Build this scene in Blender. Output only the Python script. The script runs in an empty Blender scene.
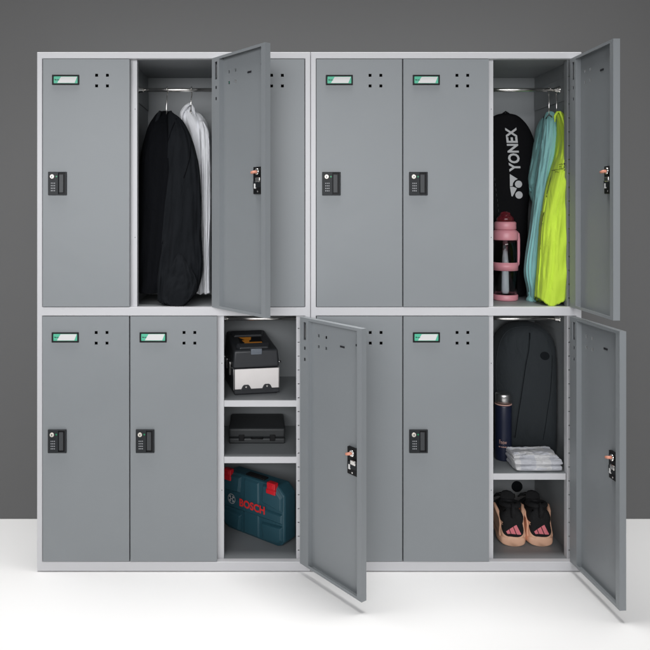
import bpy, bmesh, math, random
from mathutils import Vector, Matrix, noise
from mathutils.bvhtree import BVHTree

# ------------------------------------------------------------------ camera, world, lamps
S = 0.0034                      # one photo pixel on the cabinets' front plane, in metres
CX, CY, DD = 262.0, 207.0, 700.0
scene = bpy.context.scene
COL = scene.collection
random.seed(4)

cam_d = bpy.data.cameras.new('camera')
cam = bpy.data.objects.new('camera', cam_d); COL.objects.link(cam)
cam.location = ((CX-325)*S, -DD*S, (572-CY)*S)
cam.rotation_euler = (math.radians(90), 0, 0)
cam_d.sensor_width = 36; cam_d.lens = 36*DD/650
cam_d.shift_x = (325-CX)/650; cam_d.shift_y = -(325-CY)/650
cam_d.clip_start = .05; cam_d.clip_end = 100
scene.camera = cam

W = bpy.data.worlds.new('World'); scene.world = W; W.use_nodes = True
bg = W.node_tree.nodes['Background']
bg.inputs[0].default_value = (.93, .96, 1, 1); bg.inputs[1].default_value = .06

def area(name, loc, target, sx, sy, power, col=(1, 1, 1), spread=180):
    l = bpy.data.lights.new(name, 'AREA'); l.shape = 'RECTANGLE'; l.size = sx; l.size_y = sy
    l.energy = power; l.color = col; l.spread = math.radians(spread)
    o = bpy.data.objects.new(name, l); COL.objects.link(o); o.location = loc
    o.rotation_euler = (Vector(target)-Vector(loc)).to_track_quat('-Z', 'Y').to_euler()
    return o
area('softbox', (-.35, -2.9, 1.7), (0.05, 0, 1.06), 4.2, 1.5, 19.5, (.98, .985, 1), 62)
area('overhead_softbox', (-.3, -.10, 3.4), (-.3, -.10, 0), 4.0, .8, 31, (1, .99, .98), 70)

scene.view_settings.view_transform = 'Standard'
scene.view_settings.look = 'None'
scene.view_settings.exposure = 0
scene.view_settings.gamma = 1

# ------------------------------------------------------------------ materials
def mat(name, col, rough=.5, metal=0., bump=0., bscale=200., cvar=0., cscale=6., spec=.5, alpha=1., trans=0., sheen=0., wr=0., wscale=25., wdist=.004, wasp=1.):
    m = bpy.data.materials.new(name); m.use_nodes = True
    nt = m.node_tree; b = nt.nodes['Principled BSDF']
    b.inputs['Base Color'].default_value = (*col, 1)
    b.inputs['Roughness'].default_value = rough; b.inputs['Metallic'].default_value = metal
    b.inputs['Specular IOR Level'].default_value = spec
    if trans: b.inputs['Transmission Weight'].default_value = trans
    if sheen:
        b.inputs['Sheen Weight'].default_value = sheen; b.inputs['Sheen Roughness'].default_value = .5
    tc = nt.nodes.new('ShaderNodeTexCoord')
    if bump:
        n = nt.nodes.new('ShaderNodeTexNoise'); n.inputs['Scale'].default_value = bscale
        n.inputs['Detail'].default_value = 3
        nt.links.new(tc.outputs['Object'], n.inputs['Vector'])
        bp = nt.nodes.new('ShaderNodeBump'); bp.inputs['Strength'].default_value = bump
        bp.inputs['Distance'].default_value = .001
        nt.links.new(n.outputs['Fac'], bp.inputs['Height']); nt.links.new(bp.outputs[0], b.inputs['Normal'])
    if wr:
        mp = nt.nodes.new('ShaderNodeMapping'); mp.inputs['Scale'].default_value = (1, 1, wasp)
        nt.links.new(tc.outputs['Object'], mp.inputs['Vector'])
        n = nt.nodes.new('ShaderNodeTexNoise'); n.inputs['Scale'].default_value = wscale; n.inputs['Detail'].default_value = 4
        n.inputs['Distortion'].default_value = .6
        nt.links.new(mp.outputs[0], n.inputs['Vector'])
        b2 = nt.nodes.new('ShaderNodeBump'); b2.inputs['Strength'].default_value = wr; b2.inputs['Distance'].default_value = wdist
        nt.links.new(n.outputs['Fac'], b2.inputs['Height'])
        if bump: nt.links.new(b2.outputs[0], bp.inputs['Normal'])
        else: nt.links.new(b2.outputs[0], b.inputs['Normal'])
    if cvar:
        n = nt.nodes.new('ShaderNodeTexNoise'); n.inputs['Scale'].default_value = cscale
        n.inputs['Detail'].default_value = 5
        nt.links.new(tc.outputs['Object'], n.inputs['Vector'])
        r = nt.nodes.new('ShaderNodeMapRange'); r.inputs['To Min'].default_value = 1-cvar; r.inputs['To Max'].default_value = 1+cvar
        nt.links.new(n.outputs['Fac'], r.inputs['Value'])
        mx = nt.nodes.new('ShaderNodeVectorMath'); mx.operation = 'SCALE'; mx.inputs[0].default_value = col
        nt.links.new(r.outputs[0], mx.inputs['Scale']); nt.links.new(mx.outputs[0], b.inputs['Base Color'])
        rr = nt.nodes.new('ShaderNodeMapRange'); rr.inputs['To Min'].default_value = max(0, rough-.06); rr.inputs['To Max'].default_value = rough+.06
        nt.links.new(n.outputs['Fac'], rr.inputs['Value']); nt.links.new(rr.outputs[0], b.inputs['Roughness'])
    return m
M = {
 'floor': mat('white_floor', (.93, .925, .92), .6, cvar=.006, cscale=2),
 'wall': mat('grey_wall', (.148, .148, .148), .9, cvar=.01, cscale=2, spec=.1),
 'door': mat('grey_powder_coat', (.275, .294, .308), .43, spec=.42, bump=.2, bscale=700, cvar=.06, cscale=2.5, wr=.6, wscale=3.5, wdist=.003),
 'frame': mat('pale_powder_coat', (.66, .66, .68), .4, bump=.1, bscale=900, cvar=.02, cscale=4),
 'inner': mat('shaded_inner_coat', (.27, .285, .295), .5, bump=.1, bscale=900, cvar=.03, cscale=4),  # same coat as the frame, interior shade darkened into its colour
 'chrome': mat('chrome', (.85, .83, .8), .18, 1.),
 'steel': mat('brushed_steel', (.62, .61, .6), .3, 1., cvar=.05, cscale=60),
 'black': mat('black_plastic', (.010, .010, .011), .5, spec=.25, bump=.05, bscale=700),
 'lockgrey': mat('dark_grey_plastic', (.020, .023, .026), .5, spec=.3, bump=.1, bscale=800),
 'paddle': mat('grey_plastic', (.06, .064, .068), .45, spec=.3),
 'white': mat('white_paper', (.85, .85, .84), .5),
 'cream': mat('cream_metal', (.90, .86, .84), .45, cvar=.04, cscale=20),
 'green': mat('green_print', (.11, .62, .40), .5),
 'led': mat('green_mark', (.01, .25, .1), .4),
 'keys': mat('silver_keys', (.36, .37, .39), .4),
 'barrel': mat('key_barrel', (.85, .8, .72), .3, .3),
 'salmon': mat('salmon_plastic', (.85, .36, .25), .4),
 'ink': mat('dark_ink', (.02, .02, .025), .6),
 'wool': mat('black_wool', (.004, .0045, .006), .9, wr=.8, wscale=22, wdist=.012, wasp=.35, bump=.5, bscale=500, spec=.1),
 'wool2': mat('charcoal_wool', (.010, .0115, .014), .9, wr=.8, wscale=22, wdist=.012, wasp=.35, bump=.5, bscale=500, spec=.15),
 'shirt': mat('white_cotton', (.88, .89, .92), .85, wr=.8, wscale=22, wdist=.012, wasp=.35, bump=.3, bscale=400),
 'teal': mat('teal_jersey', (.27, .56, .56), .8, wr=.8, wscale=22, wdist=.012, wasp=.35, bump=.35, bscale=500, cvar=.04, cscale=20, sheen=.1),
 'lime': mat('lime_jersey', (.62, .86, .06), .8, wr=.8, wscale=22, wdist=.012, wasp=.35, bump=.35, bscale=500, cvar=.03, cscale=20, sheen=.1),
 'bag': mat('black_nylon', (.004, .004, .005), .8, wr=.5, wscale=12, wdist=.006, bump=.3, bscale=600, spec=.12),
 'silverprint': mat('silver_print', (.50, .50, .51), .5),
 'pink': mat('pink_plastic', (.62, .25, .30), .4, cvar=.03),
 'redclear': mat('clear_red_plastic', (.34, .04, .06), .12, trans=.75),
 'clear': mat('clear_plastic', (.93, .95, .97), .06, trans=1., spec=.6),
 'infuser': mat('frosted_plastic', (.75, .78, .82), .25, spec=.8),
 'water': mat('water', (.9, .95, 1), .0, trans=1.),
 'pack': mat('charcoal_canvas', (.017, .022, .026), .85, wr=.9, wscale=14, wdist=.012, wasp=.5, bump=.6, bscale=420, cvar=.12, cscale=14, sheen=.05),
 'packseam': mat('dark_zip', (.008, .010, .012), .8, spec=.1),
 'navy': mat('navy_coat', (.010, .014, .035), .32, bump=.05, bscale=900),
 'rose': mat('rose_print', (.55, .33, .28), .4),
 'peach': mat('peach_rubber', (.95, .56, .38), .55, cvar=.05, cscale=30),
 'knit': mat('black_knit', (.007, .007, .008), .9, bump=.9, bscale=260),
 'pinkprint': mat('pink_print', (.85, .22, .26), .5),
 'case': mat('petrol_plastic', (.022, .080, .108), .42, bump=.15, bscale=600, cvar=.05, cscale=12),
 'red': mat('red_plastic', (.62, .015, .025), .3),
 'redprint': mat('red_print', (.75, .03, .03), .5),
 'boxplastic': mat('charcoal_plastic', (.030, .032, .036), .42, bump=.3, bscale=420, cvar=.08, cscale=25),
 'orange': mat('orange_print', (.75, .28, .03), .45),
 'slate': mat('slate_plastic', (.15, .17, .20), .35),
 'blackcase': mat('matt_case_plastic', (.035, .038, .04), .5, bump=.3, bscale=420),
}
def towel_mat():
    m = mat('terry_towel', (.66, .66, .69), .95, bump=1., bscale=260, sheen=.3, wr=.7, wscale=40, wdist=.006)
    nt = m.node_tree; b = nt.nodes['Principled BSDF']
    tc = nt.nodes.new('ShaderNodeTexCoord'); ck = nt.nodes.new('ShaderNodeTexChecker'); ck.inputs['Scale'].default_value = 19
    ck.inputs['Color1'].default_value = (.64, .64, .65, 1); ck.inputs['Color2'].default_value = (.53, .54, .58, 1)
    nt.links.new(tc.outputs['Object'], ck.inputs['Vector']); nt.links.new(ck.outputs['Color'], b.inputs['Base Color'])
    return m
M['towel'] = towel_mat()
M['clear'].node_tree.nodes['Principled BSDF'].inputs['IOR'].default_value = 1.3

# ------------------------------------------------------------------ helpers (all lengths in photo pixels, z upwards)
def FP(x, y, py): return Vector(((x-325), y, (572-py)))        # pixel on the front plane -> model units
def real(px, py, y):                                           # where a point seen at px,py stands when y behind the front
    k = (DD+y)/DD
    return CX+(px-CX)*k, CY+(py-CY)*k

class MB:
    def __init__(s): s.bm = bmesh.new(); s.mats = []
    def mi(s, m):
        if m not in s.mats: s.mats.append(m)
        return s.mats.index(m)
    def face(s, pts, m, smooth=False):
        vs = [s.bm.verts.new(p) for p in pts]
        f = s.bm.faces.new(vs); f.material_index = s.mi(m); f.smooth = smooth; return f
    def box(s, x0, x1, y0, y1, z0, z1, m, r=0, seg=2, fn=None):
        i = s.mi(m); n0 = len(s.bm.verts)
        res = bmesh.ops.create_cube(s.bm, size=1)
        vs = res['verts']
        for v in vs:
            v.co = Vector((x0 if v.co.x < 0 else x1, y0 if v.co.y < 0 else y1, z0 if v.co.z < 0 else z1))
            if fn: v.co = fn(v.co)
        fs = set(f for v in vs for f in v.link_faces)
        for f in fs: f.material_index = i
        if r:
            es = list(set(e for v in vs for e in v.link_edges))
            out = bmesh.ops.bevel(s.bm, geom=es, offset=r, segments=seg, profile=.5, affect='EDGES', clamp_overlap=True)
            for f in out['faces']: f.material_index = i; f.smooth = True
            vs = out['verts']
        return vs
    def plate(s, x0, x1, y0, y1, z0, z1, holes, m):
        """slab in the xz plane with rectangular holes cut right through"""
        xs = sorted(set([x0, x1]+[h[0] for h in holes]+[h[1] for h in holes]))
        zs = sorted(set([z0, z1]+[h[2] for h in holes]+[h[3] for h in holes]))
        nx, nz = len(xs)-1, len(zs)-1
        def solid(i, j):
            if i < 0 or j < 0 or i >= nx or j >= nz: return False
            cx = (xs[i]+xs[i+1])/2; cz = (zs[j]+zs[j+1])/2
            return not any(h[0] < cx < h[1] and h[2] < cz < h[3] for h in holes)
        V = {}
        def v(i, j, k):
            if (i, j, k) not in V: V[(i, j, k)] = s.bm.verts.new((xs[i], (y0, y1)[k], zs[j]))
            return V[(i, j, k)]
        mi = s.mi(m)
        def q(*a):
            f = s.bm.faces.new([v(*t) for t in a]); f.material_index = mi
        for i in range(nx):
            for j in range(nz):
                if not solid(i, j): continue
                q((i, j, 0), (i+1, j, 0), (i+1, j+1, 0), (i, j+1, 0))
                q((i, j, 1), (i, j+1, 1), (i+1, j+1, 1), (i+1, j, 1))
                if not solid(i-1, j): q((i, j, 0), (i, j+1, 0), (i, j+1, 1), (i, j, 1))
                if not solid(i+1, j): q((i+1, j, 0), (i+1, j, 1), (i+1, j+1, 1), (i+1, j+1, 0))
                if not solid(i, j-1): q((i, j, 0), (i, j, 1), (i+1, j, 1), (i+1, j, 0))
                if not solid(i, j+1): q((i, j+1, 0), (i+1, j+1, 0), (i+1, j+1, 1), (i, j+1, 1))
    def prism(s, poly, y0, y1, m, fn=None):
        a = [Vector((p[0], y0, p[1])) for p in poly]; b = [Vector((p[0], y1, p[1])) for p in poly]
        if fn: a = [fn(p) for p in a]; b = [fn(p) for p in b]
        va = [s.bm.verts.new(p) for p in a]; vb = [s.bm.verts.new(p) for p in b]
        i = s.mi(m); n = len(poly)
        fs = [s.bm.faces.new(va), s.bm.faces.new(vb[::-1])]
        for k in range(n): fs.append(s.bm.faces.new([va[k], vb[k], vb[(k+1) % n], va[(k+1) % n]]))
        for f in fs: f.material_index = i
    def tube(s, pts, r, m, n=10, cap=True):
        pts = [Vector(p) for p in pts]; i = s.mi(m); rings = []
        up = None
        for k, p in enumerate(pts):
            t = (pts[min(k+1, len(pts)-1)]-pts[max(k-1, 0)]).normalized()
            if up is None: up = Vector((0, 0, 1)) if abs(t.z) < .9 else Vector((0, 1, 0))
            a = t.cross(up)
            if a.length < 1e-4: a = t.cross(Vector((1, 0, 0)))
            a.normalize(); b = t.cross(a).normalized(); up = -b if (-b).dot(up) > 0 else b
            rr = r[k] if isinstance(r, (list, tuple)) else r
            rings.append([s.bm.verts.new(p+a*math.cos(2*math.pi*q/n)*rr+b*math.sin(2*math.pi*q/n)*rr) for q in range(n)])
        for k in range(len(rings)-1):
            for q in range(n):
                f = s.bm.faces.new([rings[k][q], rings[k][(q+1) % n], rings[k+1][(q+1) % n], rings[k+1][q]])
                f.material_index = i; f.smooth = True
        if cap:
            for rg in (rings[0], rings[-1]):
                f = s.bm.faces.new(rg); f.material_index = i
    def lathe(s, c, prof, m, n=40, axis='z', cap=True):
        """prof: list of (radius, height)"""
        i = s.mi(m); rings = []
        for r, h in prof:
            rg = []
            for q in range(n):
                a = 2*math.pi*q/n; u, w = r*math.cos(a), r*math.sin(a)
                d = {'z': (u, w, h), 'y': (u, h, w), 'x': (h, u, w)}[axis]
                rg.append(s.bm.verts.new(Vector(c)+Vector(d)))
            rings.append(rg)
        for k in range(len(rings)-1):
            for q in range(n):
                f = s.bm.faces.new([rings[k][q], rings[k][(q+1) % n], rings[k+1][(q+1) % n], rings[k+1][q]])
                f.material_index = i; f.smooth = True
        if cap:
            for rg in (rings[0], rings[-1]):
                f = s.bm.faces.new(rg); f.material_index = i
    def loft(s, rings, m, cap=True, smooth=True, matfn=None):
        i = s.mi(m); R = [[s.bm.verts.new(p) for p in rg] for rg in rings]; n = len(R[0])
        for k in range(len(R)-1):
            for q in range(n):
                f = s.bm.faces.new([R[k][q], R[k][(q+1) % n], R[k+1][(q+1) % n], R[k+1][q]])
                f.material_index = i if not matfn else s.mi(matfn(f.calc_center_median())); f.smooth = smooth
        if cap:
            for rg in (R[0], R[-1]):
                f = s.bm.faces.new(rg); f.material_index = i if not matfn else s.mi(matfn(f.calc_center_median())); f.smooth = smooth
    def bvh(s):
        s.bm.normal_update(); return BVHTree.FromBMesh(s.bm)
    def build(s, name, parent=None, origin=(0, 0, 0), bevel=0, sub=0, loc=None, edge_split=False):
        """origin: model-unit point that becomes the object's origin (world when no parent)"""
        bmesh.ops.recalc_face_normals(s.bm, faces=s.bm.faces[:])
        o3 = Vector(origin)
        for v in s.bm.verts: v.co = (v.co-o3)*S
        me = bpy.data.meshes.new(name); s.bm.to_mesh(me); s.bm.free()
        for m in s.mats: me.materials.append(m)
        o = bpy.data.objects.new(name, me); COL.objects.link(o)
        if parent is not None: o.parent = parent
        if loc is not None: o.location = Vector(loc)*S
        elif parent is None: o.location = o3*S
        if bevel:
            b = o.modifiers.new('bevel', 'BEVEL'); b.width = bevel*S; b.segments = 2; b.limit_method = 'ANGLE'; b.angle_limit = math.radians(40)
        if sub:
            b = o.modifiers.new('smooth', 'SUBSURF'); b.levels = sub; b.render_levels = sub
        return o

def tag(o, label=None, cat=None, group=None, kind=None):
    if label: o['label'] = label
    if cat: o['category'] = cat
    if group: o['group'] = group
    if kind: o['kind'] = kind
    return o
def empty(name, p, label, cat, group=None, rz=0):
    o = bpy.data.objects.new(name, None); COL.objects.link(o); o.location = Vector(p)*S; o.rotation_euler = (0, 0, rz)
    o.empty_display_size = .05
    return tag(o, label, cat, group)
def text_bm(txt, h, bold=.0, width=None):
    """flat lettering: list of polygons as (verts2d, faces); x right, y up, cap height h, starting at 0,0"""
    cu = bpy.data.curves.new('lettering', 'FONT'); cu.body = txt; cu.size = 1; cu.offset = bold; cu.resolution_u = 3; cu.fill_mode = 'FRONT'
    ob = bpy.data.objects.new('lettering', cu); COL.objects.link(ob)
    bpy.context.view_layer.update()
    me = bpy.data.meshes.new_from_object(ob.evaluated_get(bpy.context.evaluated_depsgraph_get()))
    bm = bmesh.new(); bm.from_mesh(me)
    bpy.data.objects.remove(ob); bpy.data.curves.remove(cu); bpy.data.meshes.remove(me)
    xs = [v.co.x for v in bm.verts]; ys = [v.co.y for v in bm.verts]
    x0, x1, y0, y1 = min(xs), max(xs), min(ys), max(ys)
    sy = h/(y1-y0); sx = (width/(x1-x0)) if width else sy
    for v in bm.verts: v.co = Vector(((v.co.x-x0)*sx, (v.co.y-y0)*sy, 0))
    bmesh.ops.remove_doubles(bm, verts=bm.verts[:], dist=h*.002)
    return bm
def stamp(mb, bm2, m, fn, cuts=0):
    """add flat bmesh into mb with positions given by fn(x, y)"""
    if cuts: bmesh.ops.subdivide_edges(bm2, edges=bm2.edges[:], cuts=cuts, use_grid_fill=True)
    i = mb.mi(m); V = {}
    for v in bm2.verts: V[v.index] = None
    bm2.verts.index_update()
    vs = [mb.bm.verts.new(fn(v.co.x, v.co.y)) for v in bm2.verts]
    for f in bm2.faces:
        try:
            g = mb.bm.faces.new([vs[v.index] for v in f.verts]); g.material_index = i
        except ValueError: pass
    bm2.free()
def flat_poly(polys):
    bm = bmesh.new()
    for p in polys: bm.faces.new([bm.verts.new((x, y, 0)) for x, y in p])
    bmesh.ops.triangulate(bm, faces=bm.faces[:])
    return bm
def disc_poly(cx, cy, r, n=24): return [(cx+r*math.cos(2*math.pi*k/n), cy+r*math.sin(2*math.pi*k/n)) for k in range(n)]
def onto(bvh, off=.35):
    """project along +y on a surface"""
    def f(x, z):
        h = bvh.ray_cast(Vector((x, -400, z)), Vector((0, 1, 0)))
        return Vector((x, (h[0].y if h[0] else 0)-off, z))
    return f

# ------------------------------------------------------------------ setting
mb = MB()
mb.face([(-1500, -1400, 0), (1500, -1400, 0), (1500, 119, 0), (-1500, 119, 0)], M['floor'])
o = mb.build('floor'); tag(o, kind='structure')
mb = MB()
mb.box(-1500, 1500, 119, 140, 0.0, 1300, M['wall'])
o = mb.build('wall'); tag(o, 'plain mid grey wall behind the two locker cabinets', kind='structure')

# ------------------------------------------------------------------ doors
TH = 6.0
def door(parent, hx, top, bot, wd, theta, locks=True):
    """hx: hinge x (front plane px); theta: opening angle in degrees"""
    H = bot-top
    mb = MB(); D = M['door']
    vents = []
    for vx in (53.6, 64.4):
        for vz in (16.2, 26.8):
            vents.append((-wd+vx-1.45, -wd+vx+1.45, H-vz-1.45, H-vz+1.45))
    mb.plate(-wd, 0, 0, .7, 0, H, vents, D)
    mb.box(-wd, -wd+.7, .7, TH, 0, H, D); mb.box(-.7, 0, .7, TH, 0, H, D)
    mb.box(-wd+.7, -.7, .7, TH, H-.7, H, D); mb.box(-wd+.7, -.7, .7, TH, 0, .7, D)
    # box channels along both long edges, the hinge one with its slot and two square holes
    mb.plate(-12.5, -.7, TH-.7, TH, .7, H-.7, [(-9.2, -5.2, H-22, H-4.5), (-8.6, -5.9, H-31.5, H-28.5), (-8.6, -5.9, H-42.5, H-39.5)], D)
    mb.box(-12.5, -11.8, .7, TH-.7, .7, H-.7, D)
    mb.box(-wd+.7, -wd+6, TH-.7, TH, .7, H-.7, D)
    mb.box(-wd+5.3, -wd+6, .7, TH-.7, .7, H-.7, D)
    mb.box(-wd+6, -12.5, TH-.7, TH, H-2.6, H-.7, D)
    mb.box(-wd+6, -12.5, TH-.7, TH, .7, 2.6, D)
    base = Vector(FP(hx, 0, bot))
    d = mb.build('door', parent); d.location = (base-PO[parent.name])*S
    rs = random.Random(int(hx*7+top)); d.rotation_euler = (0, math.radians(rs.uniform(-.06, .06)) if not theta else 0, math.radians(theta+(rs.uniform(0, .35) if not theta else 0)))
    x0 = -wd
    # hinge pin in its slot
    mb = MB(); mb.box(-8.4, -6.0, 3.4, 5.0, H-20, H-7, M['steel'], .3); mb.build('hinge_pin', d)
    # card holder and card
    mb = MB(); a, b, c, e = x0+9.3, x0+36.3, H-26, H-15.8
    mb.plate(a, b, -1.3, 0, c, e, [(a+1.5, b-1.5, c+1.6, e-1.6)], M['black'])
    mb.build('card_holder', d, bevel=.45)
    mb = MB(); p, q, r_, t = a+1.5, b-1.5, c+1.6, e-1.6
    mb.face([(p, -.3, r_), (q, -.3, r_), (q, -.3, t), (p, -.3, t)], M['green'])
    mb.face([(p+3.6, -.45, r_+.4), (q-3.0, -.45, r_+.4), (q-.5, -.45, t-.4), (p+7.4, -.45, t-.4)], M['white'])
    for k, (w_, hh) in enumerate([(1.1, 1.1), (.8, .7), (1.0, .9), (.8, .7)]):
        u = p+1.2+k*1.25; mb.face([(u, -.45, r_+3), (u+w_, -.45, r_+3), (u+w_, -.45, r_+3+hh), (u, -.45, r_+3+hh)], M['ink'])
    mb.build('name_card', d)
    # lock
    lx0, lx1, lz0, lz1 = x0+5.6, x0+24.0, H-136.2, H-112.8
    mb = MB()
    mb.plate(lx0, lx1, -1.8, 0, lz0, lz1, [(lx0+10.4, lx1-1.6, lz0+1.1, lz1-1.1)], M['lockgrey'])
    o = mb.build('lock_plate', d, bevel=.4)
    mb = MB()
    mb.box(lx0+10.4, lx1-1.6, -.25, -.1, lz0+1.1, lz1-1.1, M['black'])
    mb.build('pull_recess', d)
    mb = MB(); mb.box(lx0+10.9, lx0+15.4, -1.4, -.25, lz0+2.5, lz1-2.5, M['paddle'], .4); mb.build('handle', d)
    mb = MB(); c0 = (lx0+4.3, -1.8, lz1-4.9)
    mb.lathe(c0, [(2.2, 0), (2.2, -.8), (1.8, -1.2)], M['barrel'], 20, 'y')
    mb.box(c0[0]-.35, c0[0]+.35, -3.15, -2.9, c0[2]-1.1, c0[2]+.9, M['ink'])
    mb.build('key_barrel', d)
    mb = MB(); mb.lathe((lx0+8.6, -1.8, lz1-4.8), [(.9, 0), (.9, -.2)], M['led'], 12, 'y'); mb.build('status_mark', d)
    mb = MB()
    for r_ in range(4):
        for c_ in range(3):
            mb.box(lx0+3.0+c_*1.6, lx0+4.0+c_*1.6, -2.1, -1.8, lz1-12.0-r_*2.5, lz1-10.9-r_*2.5, M['keys'], .2, 1)
    mb.build('keypad', d)
    if abs(theta) > 5:
        # inside of the lock, seen on the open doors
        ax, az = x0+7.2, H-136
        mb = MB(); mb.box(ax, ax+14, .75, 3.6, az, az+25, M['black'], .5)
        mb.box(ax+1, ax+13, 3.6, 4.6, az+6, az+12, M['lockgrey'], .3)
        mb.build('inner_lock_case', d)
        mb = MB(); mb.lathe((ax+6.5, 3.6, az+20.5), [(3.1, 0), (3.1, 1.8), (2.5, 2.4)], M['chrome'], 20, 'y')
        mb.tube([(ax+6.5, 6.2, az+20.5), (ax+8.6, 7.2, az+20), (ax+11.0, 8.3, az+19.4)], [1.1, 1.4, 1.2], M['salmon'], 10); mb.build('release_key', d)
        mb = MB(); mb.box(ax+.5, ax+7, 4.6, 6.8, az+10.8, az+15, M['chrome'], .5)
        mb.box(ax+9.2, ax+11.4, 3.6, 4.9, az+5, az+9.5, M['white'], .3)
        mb.lathe((ax+7, 3.6, az+2.3), [(.8, 0), (.8, .5)], M['chrome'], 10, 'y'); mb.build('cam', d)
        mb = MB(); mb.box(x0+27.5, x0+33.5, .75, 1.3, H-22.4, H-20.6, M['ink'], .2); mb.build('card_rivet', d)
        mb = MB(); mb.box(x0+10.5, x0+12.6, .75, 1.3, H-18, H-16, M['ink'], .2); mb.build('card_rivet', d)
    return d

# ------------------------------------------------------------------ cabinets
PO = {}
UP, UB, LT, LB = 58.6, 307.2, 315.8, 561.8      # door tops and bottoms (px)
DEPTH = 108
def cabinet(x0, x1, fl, label, doors_spec, shelves, rods):
    base = FP((x0+x1)/2, 0, 572)
    root = empty('locker_cabinet', base, label, 'locker cabinet'); PO[root.name] = base
    F, I = M['frame'], M['inner']
    z = lambda py: 572-py
    xa, xb = x0-325, x1-325
    ia, ib = xa+fl, xb-fl
    def part(mb, name, **k): return mb.build(name, root, origin=base, **k)
    mb = MB(); mb.plate(xa, xb, 0, 7, .9, z(52), [(ia, ib, z(UB), z(UP)), (ia, ib, z(LB), z(LT))], F); part(mb, 'face_frame', bevel=.5)
    for sx in ((xa, xa+1), (xb-1, xb)):
        mb = MB(); mb.box(*sx, 7, DEPTH, 0, z(52), I); part(mb, 'side_panel')
    mb = MB(); mb.box(xa+1, xb-1, 7, DEPTH, z(52)-1, z(52), I); part(mb, 'top_panel')
    mb = MB(); mb.box(xa+1, xb-1, 7, DEPTH, z(LB)-1.5, z(LB)-.4, I); part(mb, 'floor_panel')
    mb = MB(); mb.box(xa+1, xb-1, 7, DEPTH, z(UB)-1.5, z(UB)-.4, I); part(mb, 'middle_panel')
    mb = MB(); mb.box(xa+1, xb-1, 7, DEPTH, z(UP)+.4, z(UP)+1.4, I); part(mb, 'ceiling_panel')
    mb = MB(); mb.box(xa+1, xb-1, DEPTH, DEPTH+1, .1, z(52)-.1, I); part(mb, 'back_panel')
    pitch = (ib-ia)/3
    for c in (1, 2):
        cx = ia+pitch*c
        for (a, b) in ((UP, UB), (LT, LB)):
            z0, z1 = z(b)-.3, z(a)+.3
            mb = MB(); mb.box(cx-.6, cx+.6, 9.2, DEPTH-.1, z0, z1, I); part(mb, 'divider_panel')
            mb = MB()
            mb.box(cx-6.2, cx+6.0, 7.1, 8.0, z0, z1, F); mb.box(cx-6.2, cx-5.4, 8, 15, z0, z1, F); mb.box(cx+5.2, cx+6.0, 8, 15, z0, z1, F)
            for q in (.28, .8): mb.lathe((cx+4, 7.1, z0+(z1-z0)*q), [(.45, 0), (.45, -.15)], M['ink'], 8, 'y')
            part(mb, 'divider_post', bevel=.25)
    # slotted rails inside the open lockers
    for (c, row) in [k for k, th in doors_spec.items() if th]:
        cr = ia+pitch*(c+1)
        a, b = ((UP, UB), (LT, LB))[row]
        z0, z1 = z(b)-.3, z(a)+.3
        xr = cr-(8.5 if x0 < 300 else 6.3)
        cl = ia+pitch*c
        if c == 2:
            slots = [(xr+1.4, xr+3.2, q, q+.9) for q in [z0+14*k+8 for k in range(int((z1-z0)/14))]]
            mb = MB(); mb.plate(xr, cr-.1, 7.1, 7.8, z0, z1, slots, F if row else I); mb.box(xr, xr+.7, 7.8, 14, z0, z1, F if row else I); part(mb, 'shelf_rail')
            ws = [(9.5, 11) for _ in range(1)]
            mb = MB(); mb.box(ib+.2, ib+1.0, 8.2, DEPTH-.1, z0, z1, I); part(mb, 'lining_panel')
        if (c, row) in rods:
            zr = z(83.6 if row == 0 else 324.5)
            yl = 38
            L, R = cl+.7, (cr-.7 if c == 1 else cr+.1)
            mb = MB(); mb.tube([(L, yl, zr), (R, yl, zr)], 2.0, M['chrome'], 16); ro = part(mb, 'hanging_rod')
            for (u, v) in ((L, 1), (R, -1)):
                mb = MB(); mb.lathe((u, yl, zr), [(4.2, 1.0*v), (4.2, 1.8*v), (3.0, 2.6*v), (2.7, 6*v), (2.1, 6.4*v)], M['chrome'], 20, 'x'); mb.build('rod_socket', ro, origin=base)
                mb = MB(); mb.box(min(u, u+.9*v), max(u, u+.9*v), 20, DEPTH-2, zr-13, zr+11, I, .3); part(mb, 'rod_bracket')
    for (c, t, b) in shelves:
        L, R = ia+pitch*c+.8, ia+pitch*(c+1)-8.0
        zt = z(t); mb = MB()
        mb.box(L, R+7.6, 9.0, DEPTH-.2, zt-.9, zt, I)
        part(mb, 'shelf')
        mb = MB(); mb.box(L+5.4, R+(.8 if c == 2 else 0), 7.6, 8.9, z(b), zt+.02, F, .3); part(mb, 'shelf_lip')
    for (c, row), th in doors_spec.items():
        a, b = ((UP, UB), (LT, LB))[row]
        door(root, ia+325+pitch*(c+1)-.6, a+.5, b-.5, pitch-1.2, th)
    return root
cabinet(37, 310.4, 5.2, 'grey steel locker cabinet holding the black jacket, tool box and blue case',
        {(0, 0): 0, (1, 0): 127.5, (2, 0): 0, (0, 1): 0, (1, 1): 0, (2, 1): 126.5},
        [(2, 402.6, 409), (2, 459.6, 466)], [(1, 0), (2, 1)])
cabinet(310.8, 581.6, 5.2, 'grey steel locker cabinet holding the racket bag, backpack and trainers',
        {(0, 0): 0, (1, 0): 0, (2, 0): 90.3, (0, 1): 0, (1, 1): 0, (2, 1): 94},
        [(2, 476.6, 482.8)], [(2, 0), (2, 1)])
FL_UP, FL_LOW = UB+.4, LB+.4      # floor levels of the lockers (px)
#OBJECTS#
zz = lambda py: 572-py
FZU, FZL = zz(UB)-.4, zz(LB)-.4           # tops of the upper and lower locker floors

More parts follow.
